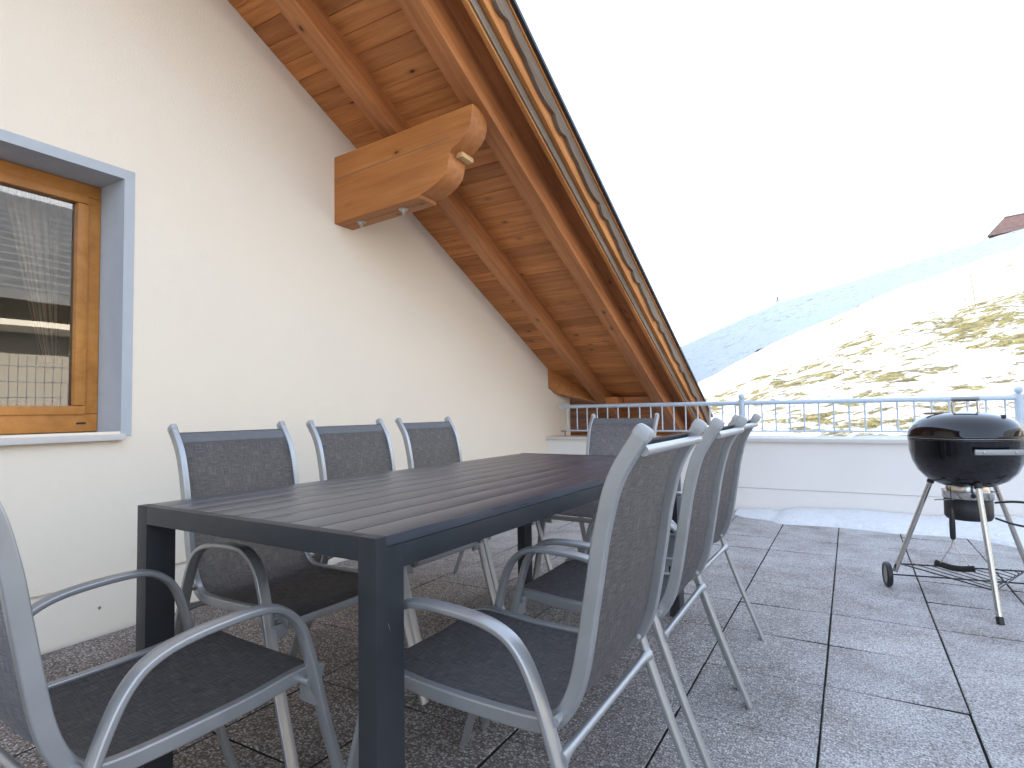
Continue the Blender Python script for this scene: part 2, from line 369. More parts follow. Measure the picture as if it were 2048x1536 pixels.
# ------------------------------------------------------------------ light
SUN_AZ, SUN_EL = math.radians(-105), math.radians(19)
sd = Vector((math.sin(SUN_AZ)*math.cos(SUN_EL), math.cos(SUN_AZ)*math.cos(SUN_EL), math.sin(SUN_EL)))
w = bpy.data.worlds.new('World'); scene.world = w; w.use_nodes = True
wn = w.node_tree; bg = wn.nodes['Background']; sky = wn.nodes.new('ShaderNodeTexSky')
sky.sky_type = 'NISHITA'; sky.sun_disc = False; sky.sun_elevation = SUN_EL; sky.sun_rotation = SUN_AZ
sky.altitude = 1400; sky.air_density = 1.0; sky.dust_density = 1.6; sky.ozone_density = 1.0
veil = wn.nodes.new('ShaderNodeMix'); veil.data_type = 'RGBA'; veil.inputs[0].default_value = .34
veil.inputs[7].default_value = (3.1, 3.15, 3.25, 1)        # thin bright high cloud over the whole sky
wn.links.new(sky.outputs[0], veil.inputs[6]); wn.links.new(veil.outputs[2], bg.inputs['Color']); bg.inputs['Strength'].default_value = .15
sl = bpy.data.lights.new('sun', 'SUN'); sl.energy = 3.5; sl.angle = math.radians(.5); sl.color = (1, .93, .82)
so = bpy.data.objects.new('sun', sl); link(so); so.rotation_euler = sd.to_track_quat('Z', 'Y').to_euler(); so.location = (-20, -8, 12)
vs = scene.view_settings; vs.view_transform = 'Standard'; vs.look = 'None'; vs.gamma = 1; vs.exposure = 2.6
scene.cycles.max_bounces = 8; scene.cycles.diffuse_bounces = 5; scene.cycles.use_denoising = True
scene.cycles.sample_clamp_indirect = 8

# ------------------------------------------------------------------ hillside (one sheet to the horizon)
EN = [(-180, 5), (-100, 2), (-60, 0), (-30, -1), (-12.67, 2.2), (-6.07, 5.61), (.31, 8.16), (3.94, 9.61), (11.72, 11.6), (30, 15), (60, 17), (90, 16), (130, 11), (180, 5)]
EF = [(-180, 7), (-100, 3), (-40, 2), (-25, 2.5), (-13.46, 6.11), (-9.84, 7.58), (-5.32, 9.36), (.4, 10.59), (4.01, 11.41), (9.21, 12.46), (11.78, 12.95), (30, 17), (60, 20), (90, 19), (130, 13), (180, 7)]
RN, RF = 58.0, 200.0
def terrain_z(r, az):
    en, ef = math.radians(lerp_table(az, EN)), math.radians(lerp_table(az, EF))
    rf = lerp_table(az, [(-60, 13), (-40, 8.6), (-15, 7.1), (0, 7.1), (20, 7.6), (45, 13), (140, 13), (180, 13)])
    base = lerp_table(az, [(-60, -.6), (-40, .35), (-14, .38), (0, .34), (25, .3), (45, -1.2), (180, -1.5)])
    zc = CAM.z+RN*math.tan(en)
    if r < rf:
        t = max(0, min(1, (r-rf+2.2)/2.2)); return -1.8+(base+1.8)*t*t*(3-2*t)
    if r < RN:
        t = (r-rf)/(RN-rf); return base+(zc-base)*(t**.96)
    zv = min(CAM.z+92*math.tan(min(en, ef)-math.radians(1.6)), zc-1.2)
    if r < 92:
        t = (r-RN)/(92-RN); return zc+(zv-zc)*(t*t*(3-2*t))
    zf = CAM.z+RF*math.tan(ef)
    if r < RF:
        t = (r-92)/(RF-92); return zv+(zf-zv)*(t**.93)
    t = min(1, (r-RF)/700); return zf+(-40-zf)*t
def build_terrain():
    azs = []; a = -180.0
    while a < 180:
        azs.append(a); a += .28 if -18 <= a < 16 else (1.0 if -30 <= a < 60 else 3.0)
    rs = [4.0]
    while rs[-1] < 64: rs.append(rs[-1]*1.016+.05)
    while rs[-1] < 235: rs.append(rs[-1]*1.022)
    rs += [270, 320, 420, 600, 900, 1600, 3000]
    bm = bmesh.new(); lay = bm.verts.layers.float.new('grass'); rows = []
    for az in azs:
        row = []
        for r in rs:
            x = CAM.x+r*math.sin(math.radians(az)); y = r*math.cos(math.radians(az)); z = terrain_z(r, az)
            if r > 9:
                k = min(1, (r-9)/6)*(1 if r < 400 else 0)
                z += k*(.16*noise.noise((x*.22, y*.22, 3))+.13*noise.noise((x*.75, y*.75, 9))+.085*noise.noise((x*2.1, y*2.1, 1)))
                if r > 85: z += .9*noise.noise((x*.03, y*.03, 5))*min(1, (r-85)/30)*(1 if r < 190 else .4)
            v = bm.verts.new((x, y, z)); row.append(v)
            gq = -.10
            if r < RN+4:
                gq = .016+.07*noise.noise((x*.09, y*.09, 40))
                gq += .05*max(0, 1-abs(r-17)/9)+ .05*max(0, 1-abs((az+2)/7.0))*max(0, 1-abs(r-44)/14)
            elif r < 240: gq = -.012+.05*noise.noise((x*.02, y*.02, 70))
            if az > 22: gq -= .09*min(1, (az-22)/12)
            v[lay] = gq
        rows.append(row)
    n = len(rows)
    for i in range(n):
        A, B = rows[i], rows[(i+1) % n]
        for k in range(len(rs)-1): bm.faces.new((A[k], A[k+1], B[k+1], B[k]))
    o = obj('hillside', bm, M['meadow'], smooth=True); tag(o, kind='structure')
    for p in range(0): pass
    if o.data.polygons[len(o.data.polygons)//2].normal.z < 0: o.data.flip_normals()
    # higher mountain flank, added unseen behind the house to keep the sun off the far slope
    bm = bmesh.new(); rows = []
    for i in range(76):
        az = -75+i*(75-13.0)/75
        el = lerp_table(az, [(-75, 3), (-62, 14), (-52, 22), (-40, 27), (-32, 28.2), (-29, 26.5), (-26, 21.5), (-22, 14.5), (-18, 8.0), (-15, 4.5), (-13, 1.5)]); row = []
        for k in range(64):
            r = 64+k*4.0; t = min(1, max(0, (r-64)/36)); t2 = min(1, max(0, (316-r)/100))
            x = CAM.x+r*math.sin(math.radians(az)); y = r*math.cos(math.radians(az))
            z = -3+(CAM.z+r*math.tan(math.radians(el))+3)*t*t*(3-2*t)*t2+(1.6*noise.noise((x*.05, y*.05, 2))+.5*noise.noise((x*.2, y*.2, 6)))*t*t2
            row.append(bm.verts.new((x, y, z)))
        rows.append(row)
    for A, B in zip(rows, rows[1:]):
        for k in range(len(A)-1): bm.faces.new((A[k], A[k+1], B[k+1], B[k]))
    mo = obj('shade_mountain', bm, M['meadow'], smooth=True); tag(mo, kind='structure')
build_terrain()
def ground_at(az, r):
    return Vector((CAM.x+r*math.sin(math.radians(az)), r*math.cos(math.radians(az)), terrain_z(r, az)))

# ------------------------------------------------------------------ terrace floor
TS, JX, JY = .4049, 2.4482, 1.9282
def build_floor():
    bm = bmesh.new(); gapw = .003; gapy = .0023; ch = .003; rnd = random.Random(3)
    i0, i1 = -7, 15; j0, j1 = -15, 10
    for i in range(i0, i1):
        for j in range(j0, j1):
            x0, x1 = JX+i*TS+gapw, JX+(i+1)*TS-gapw; y0, y1 = JY+j*TS+gapy, JY+(j+1)*TS-gapy
            x0 = max(x0, .004); y1 = min(y1, 5.865)
            if x1 <= x0+.02 or y1 <= y0+.02: continue
            dz = rnd.uniform(-.0012, .0008); tx = rnd.uniform(-.0018, .0018); ty = rnd.uniform(-.0018, .0018)
            sx, sy = rnd.uniform(-.0008, .0008), rnd.uniform(-.0008, .0008)
            cx, cy = (x0+x1)/2, (y0+y1)/2
            def P(x, y, z): return bm.verts.new((x+sx, y+sy, z+dz+tx*(x-cx)/.2+ty*(y-cy)/.2))
            t = [P(x0+ch, y0+ch, 0), P(x1-ch, y0+ch, 0), P(x1-ch, y1-ch, 0), P(x0+ch, y1-ch, 0)]
            m_ = [P(x0, y0, -ch), P(x1, y0, -ch), P(x1, y1, -ch), P(x0, y1, -ch)]
            b_ = [P(x0, y0, -.04), P(x1, y0, -.04), P(x1, y1, -.04), P(x0, y1, -.04)]
            bm.faces.new(t)
            for k in range(4):
                q = (k+1) % 4
                bm.faces.new((m_[k], m_[q], t[q], t[k])); bm.faces.new((b_[k], b_[q], m_[q], m_[k])).material_index = 1
    fl = obj('terrace_floor', bm, M['slab']); fl.data.materials.append(M['joint']); tag(fl, kind='structure')
    bm = bmesh.new(); box(bm, .0, 8.6, -4.2, 5.868, -.4, -.013); tag(obj('terrace_bed', bm, M['joint']), kind='structure')
build_floor()

# ------------------------------------------------------------------ house
TH = math.atan(.4755); CT, ST = math.cos(TH), math.sin(TH)
def S(y): return 4.2641-.4755*y            # underside of the soffit boards
YE, YR = 7.60, -3.2                         # eave end and ridge
house = thing('house', 'cream rendered gable house with overhanging timber roof beside the terrace', 'house')
def build_house():
    W0, W1, Z0, Z1 = .22, 1.43, .912, 2.12   # window opening
    bm = bmesh.new(); X = .0
    def q(*p):
        bm.faces.new([bm.verts.new(v) for v in p])
    def wallq(y0, y1, z0, z1a, z1b): q((X, y0, z0), (X, y1, z0), (X, y1, z1b), (X, y0, z1a))
    zb = .238
    ya = -9.6
    wallq(YR, W0, zb, S(YR)+.05, S(W0)+.05); wallq(ya, YR, zb, S(2*YR-ya)+.05, S(YR)+.05)
    wallq(W0, W1, zb, Z0, Z0); wallq(W0, W1, Z1, S(W0)+.05, S(W1)+.05); wallq(W1, 6.5, zb, S(W1)+.05, S(6.5)+.05)
    # rounded bottom edge of the insulation above the plinth
    for (xa, za, xb, zc) in ((.0, zb, -.003, zb-.006), (-.003, zb-.006, -.014, zb-.009)):
        q((xa, ya, za), (xb, ya, zc), (xb, 6.5, zc), (xa, 6.5, za))
    # far end, back and other walls
    q((X, 6.5, -1.5), (-10, 6.5, -1.5), (-10, 6.5, S(6.5)+.05), (X, 6.5, S(6.5)+.05))
    q((-10, ya, -1.5), (-10, YR, -1.5), (-10, YR, S(YR)), (-10, ya, S(2*YR-ya))); q((-10, YR, -1.5), (-10, 6.5, -1.5), (-10, 6.5, S(6.5)), (-10, YR, S(YR)))
    q((0, ya, -1.5), (-10, ya, -1.5), (-10, ya, S(2*YR-ya)), (0, ya, S(2*YR-ya)))
    obj('wall', bm, M['plaster'], house, auto='keep')
    bm = bmesh.new(); bm.faces.new([bm.verts.new(v) for v in ((-.014, ya, -1.5), (-.014, 6.5, -1.5), (-.014, 6.5, zb-.009), (-.014, ya, zb-.009))]); obj('plinth', bm, M['smooth_plaster'], house, auto='keep')
    # small stain/bolt head on the plinth
    bm = bmesh.new(); bmesh.ops.create_icosphere(bm, subdivisions=2, radius=.006, matrix=Matrix.Translation((-.012, 1.36, .115))); obj('screw', bm, M['rusty'], house, True)
    # ---------------- window
    win = bpy.data.objects.new('window', None); link(win, house)
    bm = bmesh.new(); d = -.235; e = .0035; bw = .047
    def qq(*p): bm.faces.new([bm.verts.new(v) for v in p])
    zt, zb_ = Z1+bw, Z0-.02
    qq((e, W1, zb_), (e, W1+bw, zb_), (e, W1+bw, Z1), (e, W1, Z1)); qq((e, W0-bw, zb_), (e, W0, zb_), (e, W0, Z1), (e, W0-bw, Z1)); qq((e, W0-bw, Z1), (e, W1+bw, Z1), (e, W1+bw, zt), (e, W0-bw, zt))
    qq((e, W1+bw, zb_), (-.001, W1+bw, zb_), (-.001, W1+bw, zt), (e, W1+bw, zt)); qq((e, W0-bw, zt), (-.001, W0-bw, zt), (-.001, W1+bw, zt), (e, W1+bw, zt))
    qq((e, W1, Z0-.02), (d, W1, Z0-.02), (d, W1, Z1), (e, W1, Z1)); qq((e, W0, Z0-.02), (d, W0, Z0-.02), (d, W0, Z1), (e, W0, Z1))
    qq((e, W0, Z1), (e, W1, Z1), (d, W1, Z1), (d, W0, Z1))
    for f in bm.faces: pass
    obj('surround', bm, M['blue_paint'], win)
    # frames: fixed and sash, mitred look by butt joints
    def frame(name, x0, x1, y0, y1, z0, z1, wl, wb, wt, bev):
        bm = bmesh.new()
        box(bm, x0, x1, y0, y1, z0, z0+wb, bev); box(bm, x0, x1, y0, y1, z1-wt, z1, bev)
        box(bm, x0, x1, y0, y0+wl, z0+wb+.0006, z1-wt-.0006, bev); box(bm, x0, x1, y1-wl, y1, z0+wb+.0006, z1-wt-.0006, bev)
        return sharp(obj(name, bm, M['window_wood'], win), 50)
    fr = frame('frame', -.27, -.212, W0+.002, W1-.002, Z0, Z1-.002, .064, .085, .062, .006)
    sa = frame('sash', -.262, -.200, W0+.062, W1-.058, Z0+.082, Z1-.058, .048, .042, .046, .009)
    bm = bmesh.new(); gy0, gy1, gz0, gz1 = W0+.10, W1-.10, Z0+.118, Z1-.098
    bm.faces.new([bm.verts.new(v) for v in ((-.232, gy0, gz0), (-.232, gy1, gz0), (-.232, gy1, gz1), (-.232, gy0, gz1))]); obj('glass', bm, M['glass'], win)
    bm = bmesh.new(); box(bm, -.2115, -.2095, 1.338, 1.378, .948, .957, .0008); obj('drain_cap', bm, M['black_plastic'], win)
    bm = bmesh.new(); box(bm, -.25, .036, W0-.03, W1+.008, .872, .900, .004); sharp(obj('sill', bm, M['sill_metal'], win), 40)
    bm = bmesh.new(); box(bm, -.62, -.272, W0-.1, W1+.12, .985, 1.012, .004); obj('inner_sill', bm, M['window_wood'], win)
    # room behind the glass (open towards the window)
    bm = bmesh.new(); x0, x1, y0, y1, z0, z1 = -3.4, -.272, -1.4, 2.6, .1, 2.65
    P = {}
    def rq(*p): bm.faces.new([bm.verts.new(v) for v in p])
    rq((x0, y0, z0), (x0, y1, z0), (x0, y1, z1), (x0, y0, z1)); rq((x0, y0, z0), (x1, y0, z0), (x1, y0, z1), (x0, y0, z1)); rq((x0, y1, z0), (x1, y1, z0), (x1, y1, z1), (x0, y1, z1))
    rq((x0, y0, z0), (x1, y0, z0), (x1, y1, z0), (x0, y1, z0)); rq((x0, y0, z1), (x1, y0, z1), (x1, y1, z1), (x0, y1, z1))
    rq((x1, y0, z0), (x1, W0+.03, z0), (x1, W0+.03, z1), (x1, y0, z1)); rq((x1, W1-.03, z0), (x1, y1, z0), (x1, y1, z1), (x1, W1-.03, z1)); rq((x1, W0+.03, z0), (x1, W1-.03, z0), (x1, W1-.03, Z0+.04), (x1, W0+.03, Z0+.04)); rq((x1, W0+.03, Z1-.03), (x1, W1-.03, Z1-.03), (x1, W1-.03, z1), (x1, W0+.03, z1))
    obj('room', bm, M['room_wall'], house, auto='keep')
    # ---------------- roof timbers
    rot = Matrix.Rotation(-TH, 4, 'X')
    def sloped(y): return Vector((0, y, S(y)))
    # soffit boards: grain along x, many tongue-and-groove boards in one mesh
    bm = bmesh.new(); bwid = .1215; s0 = -(YE-YR)/CT; nb = int(-s0/bwid); v = .0045
    for k in range(nb):
        sa_, sb = -k*bwid, -(k+1)*bwid    # distance up the slope from the eave end
        def pt(x, s, h): 
            y = YE+s*CT; return bm.verts.new((x, y+h*ST, S(YE)-s*ST+h*CT))
        xa, xb = -1.2, 1.168
        a = [pt(xa, sa_, v*1.3), pt(xa, sa_-v, 0), pt(xa, sb+v, 0), pt(xa, sb, v*1.3)]; b = [pt(xb, sa_, v*1.3), pt(xb, sa_-v, 0), pt(xb, sb+v, 0), pt(xb, sb, v*1.3)]
        for i in range(3): bm.faces.new((a[i], b[i], b[i+1], a[i+1]))
    obj('soffit', bm, M['soffit_wood'], house)
    # rafters, each a beam in its own frame (local X runs down the slope)
    def beam_along(name, x0, x1, ya_, yb, h0, h1, mat, bev=.006):
        ln = (yb-ya_)/CT; bm = bmesh.new(); box(bm, 0, ln, -(x1-x0)/2, (x1-x0)/2, h0, h1, bev)
        o = sharp(obj(name, bm, mat, house), 50)
        ex = Vector((0, CT, -ST)); ez = Vector((0, ST, CT)); ey = ez.cross(ex)
        o.matrix_local = Matrix(((ex.x, ey.x, ez.x, (x0+x1)/2), (ex.y, ey.y, ez.y, ya_), (ex.z, ey.z, ez.z, S(ya_)), (0, 0, 0, 1))); return o
    beam_along('rafter', .385, .515, YR, YE-.05, -.138, -.001, M['rafter_wood'])
    beam_along('rafter', 1.045, 1.172, YR, YE-.05, -.132, .0735, M['rafter_wood'])
    beam_along('recess_board', 1.166, 1.3115, YR, YE, .075, .09, M['rafter_wood'], .001)
    # barge boards on the gable edge
    beam_along('bargeboard', 1.312, 1.340, YR, YE, -.030, .060, M['barge_wood'], .004)
    beam_along('bargeboard', 1.3405, 1.3515, YR, YE+.004, -.014, .0495, M['grey_wood'], .002)
    beam_along('bargeboard', 1.352, 1.383, YR, YE+.012, .050, .20, M['barge_wood'], .005)
    # scalloped weathered board: outline in (distance down slope, height)
    ln = (YE+.02-YR)/CT; ex = Vector((0, CT, -ST)); ez = Vector((0, ST, CT)); ey = ez.cross(ex)
    per = .745/CT; ph = (3.215-YR)/CT
    def wav(s):
        t = ((s-ph) % per)/per; a = .215
        if t < a: return .170-.046*math.sin(PI*t/a)**.7
        u = (t-a)/(1-a)
        return .170-.050*(math.sin(PI*min(1, u/.5))**.8 if u < .5 else 0)*.5-.050*(math.sin(PI*(u-.36)/.64)**.8 if u > .36 else 0)
    bm = bmesh.new(); k = int(ln/.018); top, bot = [], []
    for i in range(k+1):
        s = ln*i/k; row = [bm.verts.new((s, yy, zz)) for yy, zz in ((-.0125, wav(s)*CT), (.0125, wav(s)*CT), (.0125, .225), (-.0125, .225))]
        top.append(row)
    for A, B in zip(top, top[1:]):
        for j in range(4): bm.faces.new((A[j], A[(j+1) % 4], B[(j+1) % 4], B[j]))
    bm.faces.new(top[0]); bm.faces.new(top[-1][::-1])
    o = sharp(obj('scalloped_board', bm, M['grey_wood'], house), 40)
    o.matrix_local = Matrix(((ex.x, ey.x, ez.x, 1.3985), (ex.y, ey.y, ez.y, YR), (ex.z, ey.z, ez.z, S(YR)), (0, 0, 0, 1)))
    # capping strip and dark flashing with drip edge
    beam_along('capping_strip', 1.166, 1.422, YR, YE+.02, .2255, .240, M['barge_wood'], .003)
    beam_along('flashing', 1.15, 1.446, YR, YE+.03, .2405, .266, M['flashing'], .004)
    # roof covering, both slopes
    bm = bmesh.new()
    for sgn in (1, -1):
        def rp(x, y, h):
            return bm.verts.new((x, YR+sgn*(y-YR), S(y)+h))
        a = [rp(-10.6, YR, .02), rp(1.164, YR, .02), rp(1.164, YE, .02), rp(-10.6, YE, .02)]; b = [rp(-10.6, YR, .285), rp(1.164, YR, .285), rp(1.164, YE, .285), rp(-10.6, YE, .285)]
        bm.faces.new(a); bm.faces.new(b)
        for i in range(4): bm.faces.new((a[i], a[(i+1) % 4], b[(i+1) % 4], b[i]))
    obj('roof', bm, M['roof_tile'], house)
    # ---------------- carved double purlin
    prof = [(0, 2.27), (.742, 2.27), (.748, 2.291), (.80, 2.296), (.86, 2.312), (.92, 2.342), (.958, 2.38), (.975, 2.425), (.982, 2.487), (1.0, 2.503), (1.03, 2.512), (1.072, 2.532), (1.108, 2.556), (1.138, 2.592), (1.152, 2.63), (1.165, 2.725), (0, 2.728)]
    bm = bmesh.new(); extrude_poly(bm, [(x, 0, z-2.27) for x, z in prof], (0, .170, 0), .007)
    pu = sharp(obj('purlin', bm, M['purlin_wood'], house), 40); pu.location = (-.01, 2.743, 2.262); pu.rotation_euler = (0, -.048, 0)
    bm = bmesh.new(); box(bm, 0, .99, -.0014, .0006, .300, .3055); gq = obj('groove', bm, M['rusty'], pu)
    bm = bmesh.new(); box(bm, 0, .742, .081, .0868, -.0014, .0006); obj('groove', bm, M['rusty'], pu)
    for bxp in (.175, .545):
        bm = bmesh.new(); bmesh.ops.create_cone(bm, cap_ends=True, segments=6, radius1=.017, radius2=.017, depth=.018, matrix=Matrix.Translation((bxp, .084, -.012)))
        bmesh.ops.create_cone(bm, cap_ends=True, segments=20, radius1=.030, radius2=.030, depth=.004, matrix=Matrix.Translation((bxp, .084, -.003)))
        bmesh.ops.create_cone(bm, cap_ends=True, segments=12, radius1=.008, radius2=.007, depth=.02, matrix=Matrix.Translation((bxp, .084, -.028)))
        sharp(obj('bolt', bm, M['bolt_metal'], pu), 30)
    bm = bmesh.new(); box(bm, .985, 1.03, .07, .19, .205, .235, .003); sharp(obj('wood_block', bm, M['block_wood'], pu), 40)
    # eave purlin coming out of the wall near the parapet, board added between the rafters to stand in for a shaded gap
    bm = bmesh.new(); pts = [(-.02, 5.88, S(5.88)-.002), (-.02, 5.88, 1.245), (0, 5.915, 1.236), (.03, 5.966, 1.212), (.064, 6.023, 1.180), (.153, 6.174, 1.140), (.317, 6.451, 1.083), (.40, 6.59, 1.058), (.44, 6.66, S(6.66)-.002)]
    extrude_poly(bm, pts, (-.112, .066, 0), .004); sharp(obj('brace', bm, M['purlin_wood'], house), 35)
    bm = bmesh.new(); box(bm, .517, .665, 6.36, 6.60, 1.035, S(6.60)-.002, .004); sharp(obj('purlin', bm, M['purlin_wood'], house), 40)
    bm = bmesh.new(); box(bm, .667, 1.04, 6.56, 6.60, 1.00, S(6.60)-.003, .003); sharp(obj('gap_shade_board', bm, M['rafter_wood'], house), 40)
    # fascia closing the eave
    bm = bmesh.new(); box(bm, -1.2, 1.312, YE+.002, YE+.03, S(YE)-.06, S(YE)+.2, .004); sharp(obj('fascia', bm, M['barge_wood'], house), 40)
build_house()

# things seen through the glass
def build_window_things():
    bm = bmesh.new(); uvl = bm.loops.layers.uv.new('UVMap'); nz, ny = 30, 44; rows = []
    for i in range(nz+1):
        t = i/nz; z = 2.28-t*1.02; w_ = .20*(1-t)**.9+.07; y1 = 1.36
        row = []
        for j in range(ny+1):
            u = j/ny; y = y1-w_*(1-u); x = -.40-.06+.022*math.sin(u*12+.6*math.sin(u*9))*(1-.4*t)
            row.append((bm.verts.new((x, y, z)), (u*1.5, t)))
        rows.append(row)
    for A, B in zip(rows, rows[1:]):
        for j in range(ny):
            f = bm.faces.new((A[j][0], A[j+1][0], B[j+1][0], B[j][0]))
            for lp, q in zip(f.loops, (A[j], A[j+1], B[j+1], B[j])): lp[uvl].uv = q[1]
    tag(obj('curtain', bm, M['curtain'], smooth=True), 'striped curtain drawn to the side behind the window glass', 'curtain')
    zs = 1.012
    for (y, x, r, lab) in ((1.08, -.36, .030, 'dark red ornament bulb on the inner sill, leftmost behind the glass'), (1.18, -.34, .029, 'brown red ball on the inner sill, middle of the row'), (1.285, -.345, .031, 'brown red ball on the inner sill in the window corner')):
        t = thing('ornament_ball', lab, 'ornament', (x, y, zs), 0, 'ornaments on the inner window sill')
        bm = bmesh.new(); lathe(bm, [(0, .003), (r*.6, .001), (r*.95, r*.55), (r, r), (r*.86, r*1.55), (r*.45, r*1.92), (r*.12, r*1.86), (0, r*1.8)], seg=20); obj('body', bm, M['red_fruit'], t, True)
        tube('stem', [(0, 0, r*1.8), (.002, .003, r*2.25)], .0022, M['stake_wood'], t, 6)
    t = thing('small_plant', 'small dark leafed plant standing on the inner window sill', 'plant', (-.33, 1.135, zs))
    bm = bmesh.new(); lathe(bm, [(0, 0), (.022, 0), (.028, .035), (.026, .036), (0, .032)], seg=20); obj('pot', bm, M['red_fruit'], t, True)
    bm = bmesh.new()
    for k in range(9):
        a = k*2.4; e = Vector((math.cos(a), math.sin(a), 0)); s = e.cross(Vector((0, 0, 1))); ln = .05+.014*(k % 3); b0 = Vector((0, 0, .03))
        pts = [b0+e*ln*q+Vector((0, 0, ln*(.95*q-.55*q*q))) for q in (0, .35, .7, 1)]; ws = (.003, .013, .011, .001)
        vv = [(bm.verts.new(p+s*w_), bm.verts.new(p-s*w_)) for p, w_ in zip(pts, ws)]
        for A, B in zip(vv, vv[1:]): bm.faces.new((A[0], A[1], B[1], B[0]))
    obj('leaves', bm, M['dark_leaf'], t, True)
build_window_things()

# ------------------------------------------------------------------ parapet with cap, railing, snow
YP = 5.87
def build_parapet():
    t = thing('parapet_wall', 'low white parapet wall with pale cap closing the far end of the terrace', 'wall', (0, YP, 0))
    bm = bmesh.new(); box(bm, .0005, 8.6, 0, .26, .222, .652); obj('wall', bm, M['parapet_white'], t)
    bm = bmesh.new(); box(bm, .0005, 8.6, .004, .256, -1.2, .2185); obj('base', bm, M['parapet_white'], t)
    bm = bmesh.new(); box(bm, .0005, 8.62, -.032, .292, .653, .688, .006); sharp(obj('cap', bm, M['sill_metal'], t), 40)
    t2 = thing('railing', 'light blue grey metal railing with ball topped posts on the parapet', 'railing', (0, YP+.10, 0))
    tube('top_rail', [(.115, 0, 1.02), (8.5, 0, 1.02)], .021, M['rail_paint'], t2, 14)
    bm = bmesh.new(); box(bm, .19, 8.5, -.016, .016, .742, .758, .003); sharp(obj('bottom_rail', bm, M['rail_paint'], t2), 40)
    x = .208; k = 0
    while x < 7.4:
        if min(abs(x-p) for p in (2.062, 4.122, 6.18)) > .05:
            tube('baluster', [(x, 0, .756), (x, 0, 1.004)], .0075, M['rail_paint'], t2, 8)
        x += .1196
    for px in (2.062, 4.122, 6.18):
        bm = bmesh.new(); lathe(bm, [(.0, .688), (.055, .688), (.055, .696), (.03, .700), (.03, 1.045), (0, 1.047)], (px, 0, 0), 20); po = sharp(obj('post', bm, M['rail_paint'], t2), 40)
        bm = bmesh.new(); lathe(bm, [(0, 1.045), (.018, 1.046), (.016, 1.056)]+[(.031*math.sin(a), 1.083-.031*math.cos(a)) for a in [.55+i*(PI-.55)/12 for i in range(13)]], (px, 0, 0), 20); obj('finial', bm, M['rail_paint'], po, True)
    # short bracket foot at the wall end
    tube('bracket', [(.125, 0, .744), (.20, 0, .744)], .006, M['rusty'], t2, 8); tube('bracket', [(.175, 0, .744), (.175, 0, .689)], .006, M['rusty'], t2, 8)
    # snow lying along the parapet foot
    bm = bmesh.new(); rows = []; nx, ny = 190, 26
    for i in range(nx+1):
        x = 2.02+i*(8.3-2.02)/nx
        fr = lerp_table(x, [(2.02, .26), (2.10, .36), (2.36, .40), (2.40, .52), (2.8, .49), (3.2, .56), (3.55, .52), (3.75, .58), (3.95, .76), (4.3, 1.0), (5, .8), (8.3, .6)])+.05*noise.noise((x*2.2, 0, 0))+.03*noise.noise((x*7, 3, 0))
        h = lerp_table(x, [(2.02, .02), (2.30, .042), (2.37, .018), (2.42, .045), (2.6, .062), (3.0, .075), (3.5, .066), (4, .09), (8.3, .09)])
        row = []
        for j in range(ny+1):
            v = j/ny; y = YP-.004-fr*v
            pr = (1-v**4.5)**.6
            z = h*pr*(1+.28*noise.noise((x*3, y*3, 5)))*(.8+.2*math.cos(v*2)) + .010*noise.noise((x*14, y*14, 2))*pr
            row.append(bm.verts.new((x, y, max(z, -.004 if v < 1 else -.006))))
        rows.append(row)
    for A, B in zip(rows, rows[1:]):
        for j in range(ny): bm.faces.new((A[j], A[j+1], B[j+1], B[j]))
    tag(obj('snow', bm, M['snow'], smooth=True), kind='stuff', label='strip of old snow along the foot of the parapet', cat='snow')
    # thin uneven snow on the parapet cap
    bm = bmesh.new(); rows = []; nx, ny = 160, 10
    for i in range(nx+1):
        x = 2.0+i*(6.0)/nx; row = []
        for j in range(ny+1):
            v = j/ny; y = YP-.022+.30*v
            k = max(0, min(1, (noise.noise((x*1.3, 7, 0))+.62)*1.6))
            row.append(bm.verts.new((x, y, .685+.030*k*math.sin(PI*min(1, max(0, v)))**.45*(.8+.3*noise.noise((x*6, y*6, 8))))))
        rows.append(row)
    for A, B in zip(rows, rows[1:]):
        for j in range(ny): bm.faces.new((A[j], A[j+1], B[j+1], B[j]))
    tag(obj('snow', bm, M['snow'], smooth=True), kind='stuff', label='thin snow lying on the parapet cap', cat='snow')
build_parapet()

